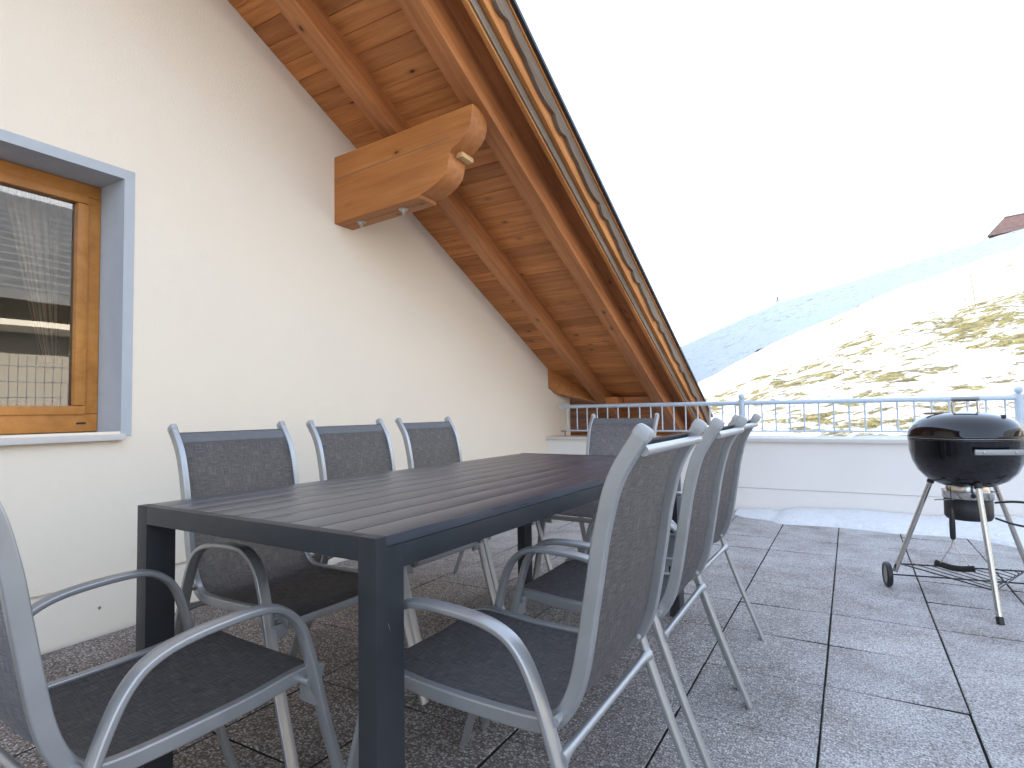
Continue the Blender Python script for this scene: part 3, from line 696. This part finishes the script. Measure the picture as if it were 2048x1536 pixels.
# ------------------------------------------------------------------ table
def build_table():
    t = thing('garden_table', 'long anthracite garden table with slatted top between the chairs', 'table', (1.3024, .8476, 0), -.030)
    Wd, Ln, H = .885, 2.02, .74; lw, ll = .048, .076
    # nine slats, local X is the slat length direction
    top = bmesh.new(); n = 9; sw = (Wd-.002)/n
    for i in range(n):
        box(top, 0, Ln-.058, -(i+1)*sw+.0013, -i*sw-.0013, -.021, 0, .0016)
    o = sharp(obj('tabletop', top, M['table_slats'], t), 40); o.matrix_local = Matrix.Translation((.001, .029, H-.0005)) @ Matrix.Rotation(PI/2, 4, 'Z')
    for y0 in (0, Ln-.028):
        bx('end_bar', lw+.0003, Wd-lw-.0003, y0, y0+.028, H-.047, H, M['table_metal'], t, .0018)
    for x0 in (.0004, Wd-.0304):
        bx('apron', x0, x0+.03, ll+.0003, Ln-ll-.0003, H-.069, H-.0225, M['table_metal'], t, .0015)
    for x0 in (.0, Wd-lw):
        for sg in (1, -1):
            prof = [(0, 0), (ll, 0), (ll, H-.0225), (.0285, H-.0225), (.0285, H), (0, H)]
            bm = bmesh.new(); extrude_poly(bm, [(x0, y if sg > 0 else Ln-y, z) for y, z in prof], (lw, 0, 0), .0018); sharp(obj('leg', bm, M['table_metal'], t), 40)
    # cheek over each leg beside the tabletop edge
    bx('cross_bar', .04, Wd-.04, Ln/2-.02, Ln/2+.02, H-.045, H-.0225, M['table_metal'], t, .002)
    # a scratch in the paint of the nearest leg
    tube('scratch', [(Wd+.0004, .030, .575), (Wd+.0004, .036, .560)], .0006, M['aluminium'], bpy.data.objects[[c.name for c in t.children if c.name.startswith('leg')][2]], 5)
build_table()

# ------------------------------------------------------------------ chairs
POST = [(-.16, .937), (-.108, .855), (-.080, .76), (-.062, .66), (-.036, .52), (-.012, .452), (.022, .412), (.08, .398), (.28, .401), (.40, .412), (.445, .412), (.478, .402)]
LOOP = [(-.147, 0), (-.098, .12), (-.05, .243), (-.008, .36), (.03, .47), (.065, .537), (.108, .571), (.18, .588), (.29, .593), (.345, .580), (.388, .540), (.415, .47), (.457, .312), (.505, .155), (.555, 0)]
WP, WL = .212, .254
def build_chair():
    t = thing('garden_chair', 'x', 'chair')
    pp = catmull([(u, 0, z) for u, z in POST], 6); lp = catmull([(u, 0, z) for u, z in LOOP], 6)
    for s in (1, -1):
        bm = bmesh.new(); rr_sweep(bm, [p+Vector((0, s*WP, 0)) for p in pp], .0105, .0150, (0, 1, 0), .0045); weighted(sharp(obj('side_rail', bm, M['chair_metal'], t), 60))
        # arm loop: rear leg, armrest, front leg as butting pieces of one tube
        P = [p+Vector((0, s*WL, 0)) for p in lp]; i1 = min(range(len(P)), key=lambda i: abs(P[i].z-.43)+(9 if P[i].x > .2 else 0)); i2 = min(range(len(P)), key=lambda i: abs(P[i].z-.43)+(9 if P[i].x < .2 else 0))
        for nm, seg in (('leg', P[:i1+1]), ('armrest', P[i1:i2+1]), ('leg', P[i2:])):
            bm = bmesh.new(); rr_sweep(bm, seg, .0175, .0068, (0, 1, 0), .0040, True, .0022); weighted(sharp(obj(nm, bm, M['chair_metal'], t), 60))
        tp, d0 = Vector((POST[0][0], s*WP, POST[0][1])), (pp[0]-pp[2]).normalized()
        bm = bmesh.new(); sweep(bm, [tp+d0*q for q in (-.010, .0, .006, .010, .0115)], .0118, .0168, (0, 1, 0), 20, 4.5, scale=[1, 1, .93, .75, .4]); sharp(obj('end_cap', bm, M['cap_plastic'], t), 60)
        for u, z in ((.0045, .428), (.425, .402)):
            bm = bmesh.new(); bmesh.ops.create_cone(bm, cap_ends=True, segments=12, radius1=.009, radius2=.009, depth=WL-WP-.018, matrix=Matrix.Translation((u, s*(WP+WL)/2, z)) @ Matrix.Rotation(PI/2, 4, 'X')); sharp(obj('spacer', bm, M['chair_metal'], t), 40)
            bm = bmesh.new(); bmesh.ops.create_icosphere(bm, subdivisions=2, radius=.0075, matrix=Matrix.Translation((u-.006, s*(WP-.014), z))); obj('bolt', bm, M['cap_plastic'], t, True)
    tube('top_rail', [(-.1565, -WP+.006, .904), (-.1565, WP-.006, .904)], .0095, M['chair_metal'], t, 12)
    # rear stretcher arched a little where it is welded to the legs
    st = [Vector((-.006, y, .368)) for y in (-WL+.004, -WL+.018, -WL+.035, -WL+.055, 0, WL-.055, WL-.035, WL-.018, WL-.004)]
    bm = bmesh.new(); sweep(bm, st, .0092, .0092, None, 14, 2.1, scale=[1.75, 1.45, 1.18, 1, 1, 1, 1.18, 1.45, 1.75]); sharp(obj('stretcher', bm, M['chair_metal'], t), 50)
    for s in (-1, 1):
        ya, yb = sorted((s*(WP-.012), s*(WL-.002)))
        bm = bmesh.new(); box(bm, .432, .446, ya, yb, .352, .392, .003); sharp(obj('bracket', bm, M['chair_metal'], t), 50)
    bm = bmesh.new(); box(bm, .446, .460, -WP+.006, WP-.006, .374, .398, .004); sharp(obj('front_rail', bm, M['chair_metal'], t), 50)
    # sling: seat and backrest meet at the bend of the side rails
    path = catmull([(u, 0, z) for u, z in POST], 8); path = [p for p in path if p.z < .924 or p.x > 0]
    half = WP-.003; nv = 18
    tot = sum((b-a).length for a, b in zip(path, path[1:])); grid = []; acc = 0
    for i, p in enumerate(path):
        if i: acc += (p-path[i-1]).length
        t_ = (path[min(i+1, len(path)-1)]-path[max(i-1, 0)]).normalized(); nn = Vector((t_.z, 0, -t_.x))   # towards the back and below
        row = []
        for j in range(nv+1):
            v = -1+2*j/nv; sag = -.0085+.016*(1-v*v)*min(1, acc/.08)*min(1, max(.15, (tot-acc)/.10))
            row.append((p+Vector((0, v*half, 0))+nn*sag, (v*half, acc)))
        grid.append(row)
    def gn(i, j):
        a = grid[min(i+1, len(grid)-1)][j][0]-grid[max(i-1, 0)][j][0]; b = grid[i][min(j+1, nv)][0]-grid[i][max(j-1, 0)][0]; return b.cross(a).normalized()
    def sling(name, i0, i1):
        bm = bmesh.new(); uvl = bm.loops.layers.uv.new('UVMap'); nrm = []; rows = []
        for i in range(i0, i1+1):
            rows.append([bm.verts.new(q[0]) for q in grid[i]]); nrm += [gn(i, j) for j in range(nv+1)]
        for k in range(len(rows)-1):
            for j in range(nv):
                f = bm.faces.new((rows[k][j], rows[k+1][j], rows[k+1][j+1], rows[k][j+1]))
                for lpv, q in zip(f.loops, ((k, j), (k+1, j), (k+1, j+1), (k, j+1))): lpv[uvl].uv = grid[i0+q[0]][q[1]][1]
        o = obj(name, bm, M['sling'], t, True, auto='keep')
        if Vector(o.data.polygons[0].normal).dot(nrm[0]) < 0: nrm = [-q for q in nrm]
        o.data.normals_split_custom_set_from_vertices([tuple(q) for q in nrm]); return o
    ib = min(range(len(path)), key=lambda i: abs(path[i].x-.03)+abs(path[i].z-.408))
    sling('backrest', 0, ib); sling('seat', ib, len(path)-1)
    # hem over the top edge
    bm = bmesh.new(); sg = path[:4]; rows = []
    for p in sg: rows.append([bm.verts.new(p+Vector((.0099, v*half, 0))+Vector((-.016*(1-v*v)*min(1, (path[0]-p).length/.08), 0, .001))) for v in [-1+2*j/12 for j in range(13)]])
    for A, B in zip(rows, rows[1:]):
        for j in range(12): bm.faces.new((A[j], A[j+1], B[j+1], B[j]))
    obj('hem', bm, M['hem'], t, True)
    return t
chair0 = build_chair(); used = [False]
def place_chair(x, y, a, label):
    if not used[0]: r = chair0; used[0] = True
    else:
        r = chair0.copy(); COL.objects.link(r)
        for ch in list(chair0.children):
            c = ch.copy(); COL.objects.link(c); c.parent = r
    r.location = (x, y, 0); r.rotation_euler = (0, 0, a); r['label'] = label; r['group'] = 'chairs around the garden table'
place_chair(2.502, 1.182, 3.139, 'silver framed chair right of the table, closest to the camera in that row')
place_chair(2.504, 1.801, 3.150, 'silver framed chair in the middle of the row right of the table')
place_chair(2.461, 2.426, 3.118, 'silver framed chair right of the table, farthest in that row, towards the snow')
place_chair(1.676, .464, 1.515, 'silver framed chair at the near end of the table, cut by the photo edge')
place_chair(1.130, 1.336, -.039, 'silver framed chair along the white wall, nearest the window')
place_chair(1.030, 2.005, -.045, 'silver framed chair in the middle of the row along the white wall')
place_chair(.988, 2.644, -.045, 'silver framed chair along the white wall, farthest from the window')
place_chair(1.729, 3.352, -PI/2-.05, 'silver framed chair at the far end of the table, its back to the railing')

# ------------------------------------------------------------------ kettle barbecue
BC = Vector((3.458, 3.662, 0))
def build_bbq():
    t = thing('kettle_barbecue', 'black kettle barbecue on three silver legs with two wheels', 'barbecue', BC)
    R = .238
    bowl = bmesh.new(); lathe(bowl, [(R-.006, .806), (R+.001, .808), (R+.001, .800), (R-.002, .79), (R*.985, .74), (R*.935, .69), (R*.845, .643), (R*.70, .603), (R*.50, .576), (R*.25, .563), (0, .560)], seg=72); bo = obj('bowl', bowl, M['black_enamel'], t, True)
    lid = bmesh.new(); lathe(lid, [(R-.004, .811), (R+.003, .811), (R+.004, .817), (R+.001, .824), (R*.985, .845), (R*.93, .872), (R*.82, .898), (R*.64, .918), (R*.42, .931), (R*.2, .937), (0, .939)], seg=72); li = obj('lid', lid, M['black_enamel'], t, True)
    rim = bmesh.new(); lathe(rim, [(R+.002, .8085), (R+.0045, .8095), (R+.002, .8105)], seg=72); obj('rim', rim, M['aluminium'], t, True)
    # lid handle: two risers and a grip
    fw = (CAM-BC); fw.z = 0; fw.normalize(); rt = Vector((-fw.y, fw.x, 0))
    def LP(r, f, z): return rt*r+fw*f+Vector((0, 0, z))
    hd = tube('handle', [LP(-.040, -.02, .93), LP(-.040, -.02, .985), LP(-.033, -.02, .995), LP(.053, -.02, .995), LP(.060, -.02, .985), LP(.060, -.02, .93)], .007, M['aluminium'], li, 10)
    bm = bmesh.new(); sweep(bm, [LP(-.046, -.02, 1.003), LP(.066, -.02, 1.003)], .017, .010, fw, 12, 3); sharp(obj('grip', bm, M['grey_strip'], hd), 50)
    bm = bmesh.new(); lathe(bm, [(0, .004), (.055, .003), (.058, 0), (.05, -.004)], seg=28); vt = obj('vent', bm, M['aluminium'], li, True); vt.location = LP(.085, .065, .915); vt.rotation_euler = (0, 0, 0)
    q = Vector((0, 0, 1)).rotation_difference((LP(.085, .065, .30)).normalized()); vt.rotation_mode = 'QUATERNION'; vt.rotation_quaternion = q
    bm = bmesh.new(); box(bm, -.006, .006, -.03, .03, 0, .02, .002); tb = obj('vent_tab', bm, M['black_plastic'], li); tb.location = LP(.150, .055, .902)
    bm = bmesh.new(); box(bm, -.075, .075, -.012, .012, 0, .01, .003); hs = sharp(obj('heat_shield', bm, M['rusty'], li), 40); hs.location = LP(-.085, .035, .926); hs.rotation_euler = (0, 0, math.atan2(rt.y, rt.x))
    # grey handle strip on the bowl, facing right of the camera
    a0 = math.radians(-69); bm = bmesh.new(); path = []
    for k in range(-6, 7):
        e = Vector((math.cos(a0), math.sin(a0), 0)); tg = Vector((-math.sin(a0), math.cos(a0), 0)); path.append(e*(R+.022-.0006*k*k*.3)+tg*(k*.0165)+Vector((0, 0, .752)))
    sweep(bm, path, .013, .005, (0, 0, 1), 10, 4); hs = sharp(obj('handle', bm, M['grey_strip'], bo), 50)
    for k in (2, 10):
        bm = bmesh.new(); bmesh.ops.create_icosphere(bm, subdivisions=2, radius=.006, matrix=Matrix.Translation(path[k]+Vector((math.cos(a0), math.sin(a0), 0))*.005)); obj('rivet', bm, M['bolt_metal'], hs, True)
        tube('bracket', [path[k], path[k]-Vector((math.cos(a0), math.sin(a0), 0))*.03], .005, M['black_plastic'], hs, 8)
    # legs
    feet = [Vector((3.506, 3.332, 0))-BC, Vector((3.136, 3.765, .065))-BC, Vector((3.735, 3.870, .065))-BC]
    for i, ft in enumerate(feet):
        tp = Vector((ft.x, ft.y, 0)).normalized()*.142+Vector((0, 0, .605)); d = (tp-ft).normalized()
        lg = tube('leg', [ft+d*.02, tp], .0125, M['aluminium'], t, 14)
        tube('socket', [tp-d*.035, tp+d*.03], .0165, M['black_plastic'], lg, 12)
        if i == 0: tube('foot_cap', [ft, ft+d*.032], .0150, M['black_plastic'], lg, 12)
    ax = (feet[2]-feet[1]).normalized()
    for s, ft in ((-1, feet[1]), (1, feet[2])):
        c = ft+ax*s*.028
        def ring(bm, prof):
            sx = Vector((0, 0, 1)); sy = ax.cross(sx); rings = []
            for k in range(32):
                a = 2*PI*k/32; e = sx*math.cos(a)+sy*math.sin(a); rings.append([bm.verts.new(c+e*r+ax*w_) for r, w_ in prof])
            for k in range(32):
                A, B = rings[k], rings[(k+1) % 32]
                for j in range(len(prof)-1): bm.faces.new((A[j], A[j+1], B[j+1], B[j]))
        bm = bmesh.new(); ring(bm, [(.047, -.012), (.060, -.014), (.065, -.008), (.065, .008), (.060, .014), (.047, .012), (.047, -.012)]); wh = sharp(obj('wheel', bm, M['black_plastic'], t), 50)
        bm = bmesh.new(); ring(bm, [(.0, .004), (.010, .010), (.014, .010), (.016, .004), (.042, .004), (.047, .010), (.047, -.010), (.016, -.004), (.0, -.004)]); sharp(obj('hub', bm, M['grey_strip'], wh), 40)
    # wire rack between the legs
    bm = bmesh.new(); h = .125; A = feet[1]+Vector((.035, 0, h-.065)); B = feet[2]+Vector((-.035, 0, h-.065)); Cc = feet[0]+Vector((0, .08, h))
    sweep(bm, [A, B], .004, .004, None, 8, 2); sweep(bm, [A, Cc], .0032, .0032, None, 8, 2); sweep(bm, [B, Cc], .0032, .0032, None, 8, 2)
    for k in range(1, 9):
        f = k/9; p = A.lerp(B, f); e = Cc.lerp(B, f); sweep(bm, [p+Vector((0, 0, .004)), p.lerp(e, .94)+Vector((0, 0, -.004)), e+Vector((0, 0, .012))], .0024, .0024, None, 6, 2)
    sharp(obj('rack', bm, M['black_wire'], t), 60)
    tube('axle', [feet[1]-ax*.03, feet[2]+ax*.03], .004, M['black_wire'], t, 8)
    # ash catcher
    bm = bmesh.new(); lathe(bm, [(.106, .545), (.104, .510), (.090, .505), (.090, .580)][::-1], seg=40)
    ac = obj('ash_catcher', bm, M['aluminium'], t, True)
    bm = bmesh.new(); lathe(bm, [(.090, .508), (.099, .508), (.099, .42), (.090, .405), (0, .402)], seg=40); obj('pot', bm, M['pot_black'], ac, True)
    bm = bmesh.new(); bmesh.ops.create_icosphere(bm, subdivisions=2, radius=.011, matrix=Matrix.Translation(fw*.105+rt*.022+Vector((0, 0, .53))) @ Matrix.Scale(.4, 4, fw)); obj('vent_hole', bm, M['black_plastic'], ac, True)
    hp = [rt*.10+fw*.05+Vector((0, 0, .498)), rt*.17+fw*.05+Vector((0, 0, .508)), rt*.262+fw*.04+Vector((0, 0, .505))]; hq = [rt*.10+fw*.05+Vector((0, 0, .425)), rt*.17+fw*.05+Vector((0, 0, .402)), rt*.262+fw*.04+Vector((0, 0, .388))]
    hh = tube('handle', hp, .005, M['black_wire'], ac, 8, 6); tube('handle_rod', hq, .005, M['black_wire'], hh, 8, 6)
    bm = bmesh.new(); sweep(bm, [rt*.275+fw*.04+Vector((0, 0, .375)), rt*.275+fw*.04+Vector((0, 0, .52))], .016, .008, fw, 12, 3.5); sharp(obj('grip', bm, M['grey_strip'], hh), 50)
    tube('damper_lever', [fw*.11-rt*.05+Vector((0, 0, .512)), fw*.15-rt*.13+Vector((0, 0, .507))], .003, M['aluminium'], ac, 6)
    # ---- brush hanging from the bowl
    b = thing('grill_brush', 'wire grill brush with black handle hanging under the barbecue', 'brush', BC+fw*.13-rt*.065)
    tube('hook', [(0, 0, .575), (0, 0, .50), (0, 0, .468)], .002, M['black_wire'], b, 6)
    bm = bmesh.new(); sweep(bm, [Vector((0, 0, z)) for z in (.318, .33, .40, .455, .47)], .012, .009, rt, 12, 2.6, scale=[.7, 1, 1.05, .8, .4]); sharp(obj('handle', bm, M['black_plastic'], b), 50)
    for s in (-1, 1): tube('wire', [(0, 0, .325), rt*s*.008+Vector((0, 0, .285)), rt*s*.062-fw*.01*s+Vector((0, 0, .188))], .0022, M['aluminium'], b, 6)
    bm = bmesh.new(); path = [rt*q+Vector((0, 0, .180-.012*math.cos(q*22)+.012-.06*q)) for q in [-.078+.156*i/14 for i in range(15)]]
    sweep(bm, path, .014, .014, None, 12, 2.0)
    rnd = random.Random(5)
    for i in range(260):
        p = path[rnd.randrange(15)].lerp(path[rnd.randrange(1, 15)], 0)+rt*rnd.uniform(-.005, .005); a = rnd.uniform(0, 2*PI); e = fw*math.cos(a)+Vector((0, 0, 1))*math.sin(a); s = e.cross(rt)*.0012
        bm.faces.new([bm.verts.new(p+e*.008+s), bm.verts.new(p+e*.008-s), bm.verts.new(p+e*.0195+rt*rnd.uniform(-.004, .004))])
    obj('brush_head', bm, M['bristle'], b)
build_bbq()

# ------------------------------------------------------------------ far things on the slopes
def build_far():
    # brown hut on the skyline
    c = ground_at(12.0, 199)-Vector((0, 0, 2.3)); t = thing('mountain_hut', 'brown hut with a pitched roof on the skyline of the snowy slope', 'hut', c, math.radians(-18))
    bm = bmesh.new(); box(bm, -6.5, 6.5, -4, 4, -4, 1.6); obj('wall', bm, M['stake_wood'], t)
    bm = bmesh.new()
    a = [(-7.6, -5.2, .2), (7.6, -5.2, .2), (4.4, 0, 5.6), (-4.4, 0, 5.6)]; b = [(-7.6, 5.2, .2), (7.6, 5.2, .2)]
    v = [bm.verts.new(p) for p in a+b]
    bm.faces.new((v[0], v[1], v[2], v[3])); bm.faces.new((v[4], v[5], v[2], v[3])); bm.faces.new((v[0], v[3], v[4])); bm.faces.new((v[1], v[2], v[5])); bm.faces.new((v[0], v[1], v[5], v[4]))
    obj('roof', bm, M['brown_shingle'], t)
    bm = bmesh.new(); box(bm, -4.6, 4.6, -.5, .5, 5.5, 5.85, .05); obj('ridge_cap', bm, M['snow'], t)
    # lone conifer
    def conifer(az, r, h, label):
        t = thing('conifer_tree', label, 'tree', ground_at(az, r)+Vector((0, 0, -.2)))
        tube('trunk', [(0, 0, 0), (0, 0, h*.4), (.02, 0, h*.8)], h*.03, M['stake_wood'], t, 6)
        bm = bmesh.new(); rnd = random.Random(int(h*100))
        for i in range(420):
            q = rnd.random()**.8; z = h*(.08+.88*q); rr = h*.42*(1-q)**.8*(.35+.65*rnd.random()); a = rnd.uniform(0, 2*PI)
            p = Vector((rr*math.cos(a), rr*math.sin(a), z-rr*.25)); s = h*.05*rnd.uniform(.6, 1.3)
            d = Vector((math.cos(a), math.sin(a), -.3)).normalized(); e = Vector((-d.y, d.x, rnd.uniform(-.3, .3)))
            bm.faces.new([bm.verts.new(p-e*s), bm.verts.new(p+e*s), bm.verts.new(p+d*s*2.0)])
        obj('crown', bm, M['needle'], t)
    conifer(-5.31, 198, 2.3, 'small lone conifer on the far snowy skyline')
    def stake(az, r, h, lean, label):
        g0 = ground_at(az, r); t = tube('wooden_stake', [(0, 0, -.25), (lean*h*.5, 0, h*.5), (lean*h, .02, h)], .018*h, M['stake_wood'], None, 7); t.location = g0
        tag(t, label, 'stake', 'stakes on the slope')
    stake(-.20, 13.5, .52, -.22, 'thin leaning wooden stake low on the patchy slope above the railing')
    stake(8.75, 22, .95, -.10, 'thin wooden stake high on the patchy slope below the brown hut')
    stake(2.1, 46, .7, -.2, 'small stake where the sunlit slope meets the shaded one')
    stake(.58, 199, 2.6, .0, 'tiny stake standing up on the far snowy skyline')
    def shrub(az, r, s, label):
        t = thing('shrub', label, 'shrub', ground_at(az, r), 0, 'dark shrubs on the far slope'); bm = bmesh.new(); rnd = random.Random(int(az*50+r))
        for i in range(240):
            a = rnd.uniform(0, 2*PI); rr = s*math.sqrt(rnd.random()); z = s*.55*rnd.random()*(1-(rr/s)**2*.7); p = Vector((rr*1.5*math.cos(a), rr*math.sin(a), z)); q = s*.14
            d = Vector((rnd.uniform(-1, 1), rnd.uniform(-1, 1), rnd.uniform(.2, 1))).normalized(); e = d.orthogonal().normalized()
            bm.faces.new([bm.verts.new(p-e*q*.5), bm.verts.new(p+e*q*.5), bm.verts.new(p+d*q*1.6)])
        obj('twigs', bm, M['shrub_twig'], t)
    shrub(1.55, 128, 1.0, 'dark shrub on the far slope, higher and right of the other')
    shrub(-6.5, 112, 1.1, 'dark shrub low on the far slope beside the roof edge')
build_far()

# ------------------------------------------------------------------ out of frame on the right, seen mirrored in the window and the kettle
def build_side():
    t = thing('mesh_fence', 'white welded wire fence along the open side of the terrace, mirrored in the window', 'fence', (5.25, 0, 0))
    bm = bmesh.new(); y = -3.0
    while y < 5.8:
        box(bm, -.003, .003, y-.003, y+.003, .08, 1.75); y += .09
    z = .1
    while z < 1.8:
        box(bm, -.0095, -.0035, -3.0, 5.8, z-.004, z+.004); z += .19
    obj('wire_panel', bm, M['mesh_white'], t)
    for y in (-3.0, -.8, 1.4, 3.6, 5.75): tube('post', [(.035, y, 0), (.035, y, 1.85)], .028, M['mesh_white'], t, 10)
    h = thing('neighbour_house', 'beige house with slate roof and timber screen, mirrored in the window', 'house', (12.5, 4.0, -1.6))
    bm = bmesh.new(); box(bm, 0, 8, -7, 7, 0, 5.4); obj('wall', bm, M['beige_wall'], h)
    bm = bmesh.new(); extrude_poly(bm, [(-1.5, -7.8, 5.0), (4, -7.8, 8.6), (9.5, -7.8, 5.0), (9.5, -7.8, 5.2), (4, -7.8, 8.85), (-1.5, -7.8, 5.2)], (0, 15.6, 0)); ro = obj('roof', bm, M['slate'], h)
    for k in range(14):
        bm = bmesh.new(); box(bm, -.02, .02, -7.7, 7.7, 0, .03); b = obj('batten', bm, M['grey_strip'], ro); q = k/14; b.location = (-1.4+q*5.3, 0, 5.27+q*3.47); b.rotation_euler = (0, -math.atan2(3.6, 5.5), 0)
    bm = bmesh.new()
    for k in range(6): box(bm, -.20, -.14, 5.4+k*.25, 5.62+k*.25, 1.9, 4.4)
    obj('timber_screen', bm, M['barge_wood'], h)
    bm = bmesh.new(); box(bm, -1.3, -.02, -7.2, 7.2, 4.5, 4.62); obj('eave_board', bm, M['room_wall'], h)
build_side()
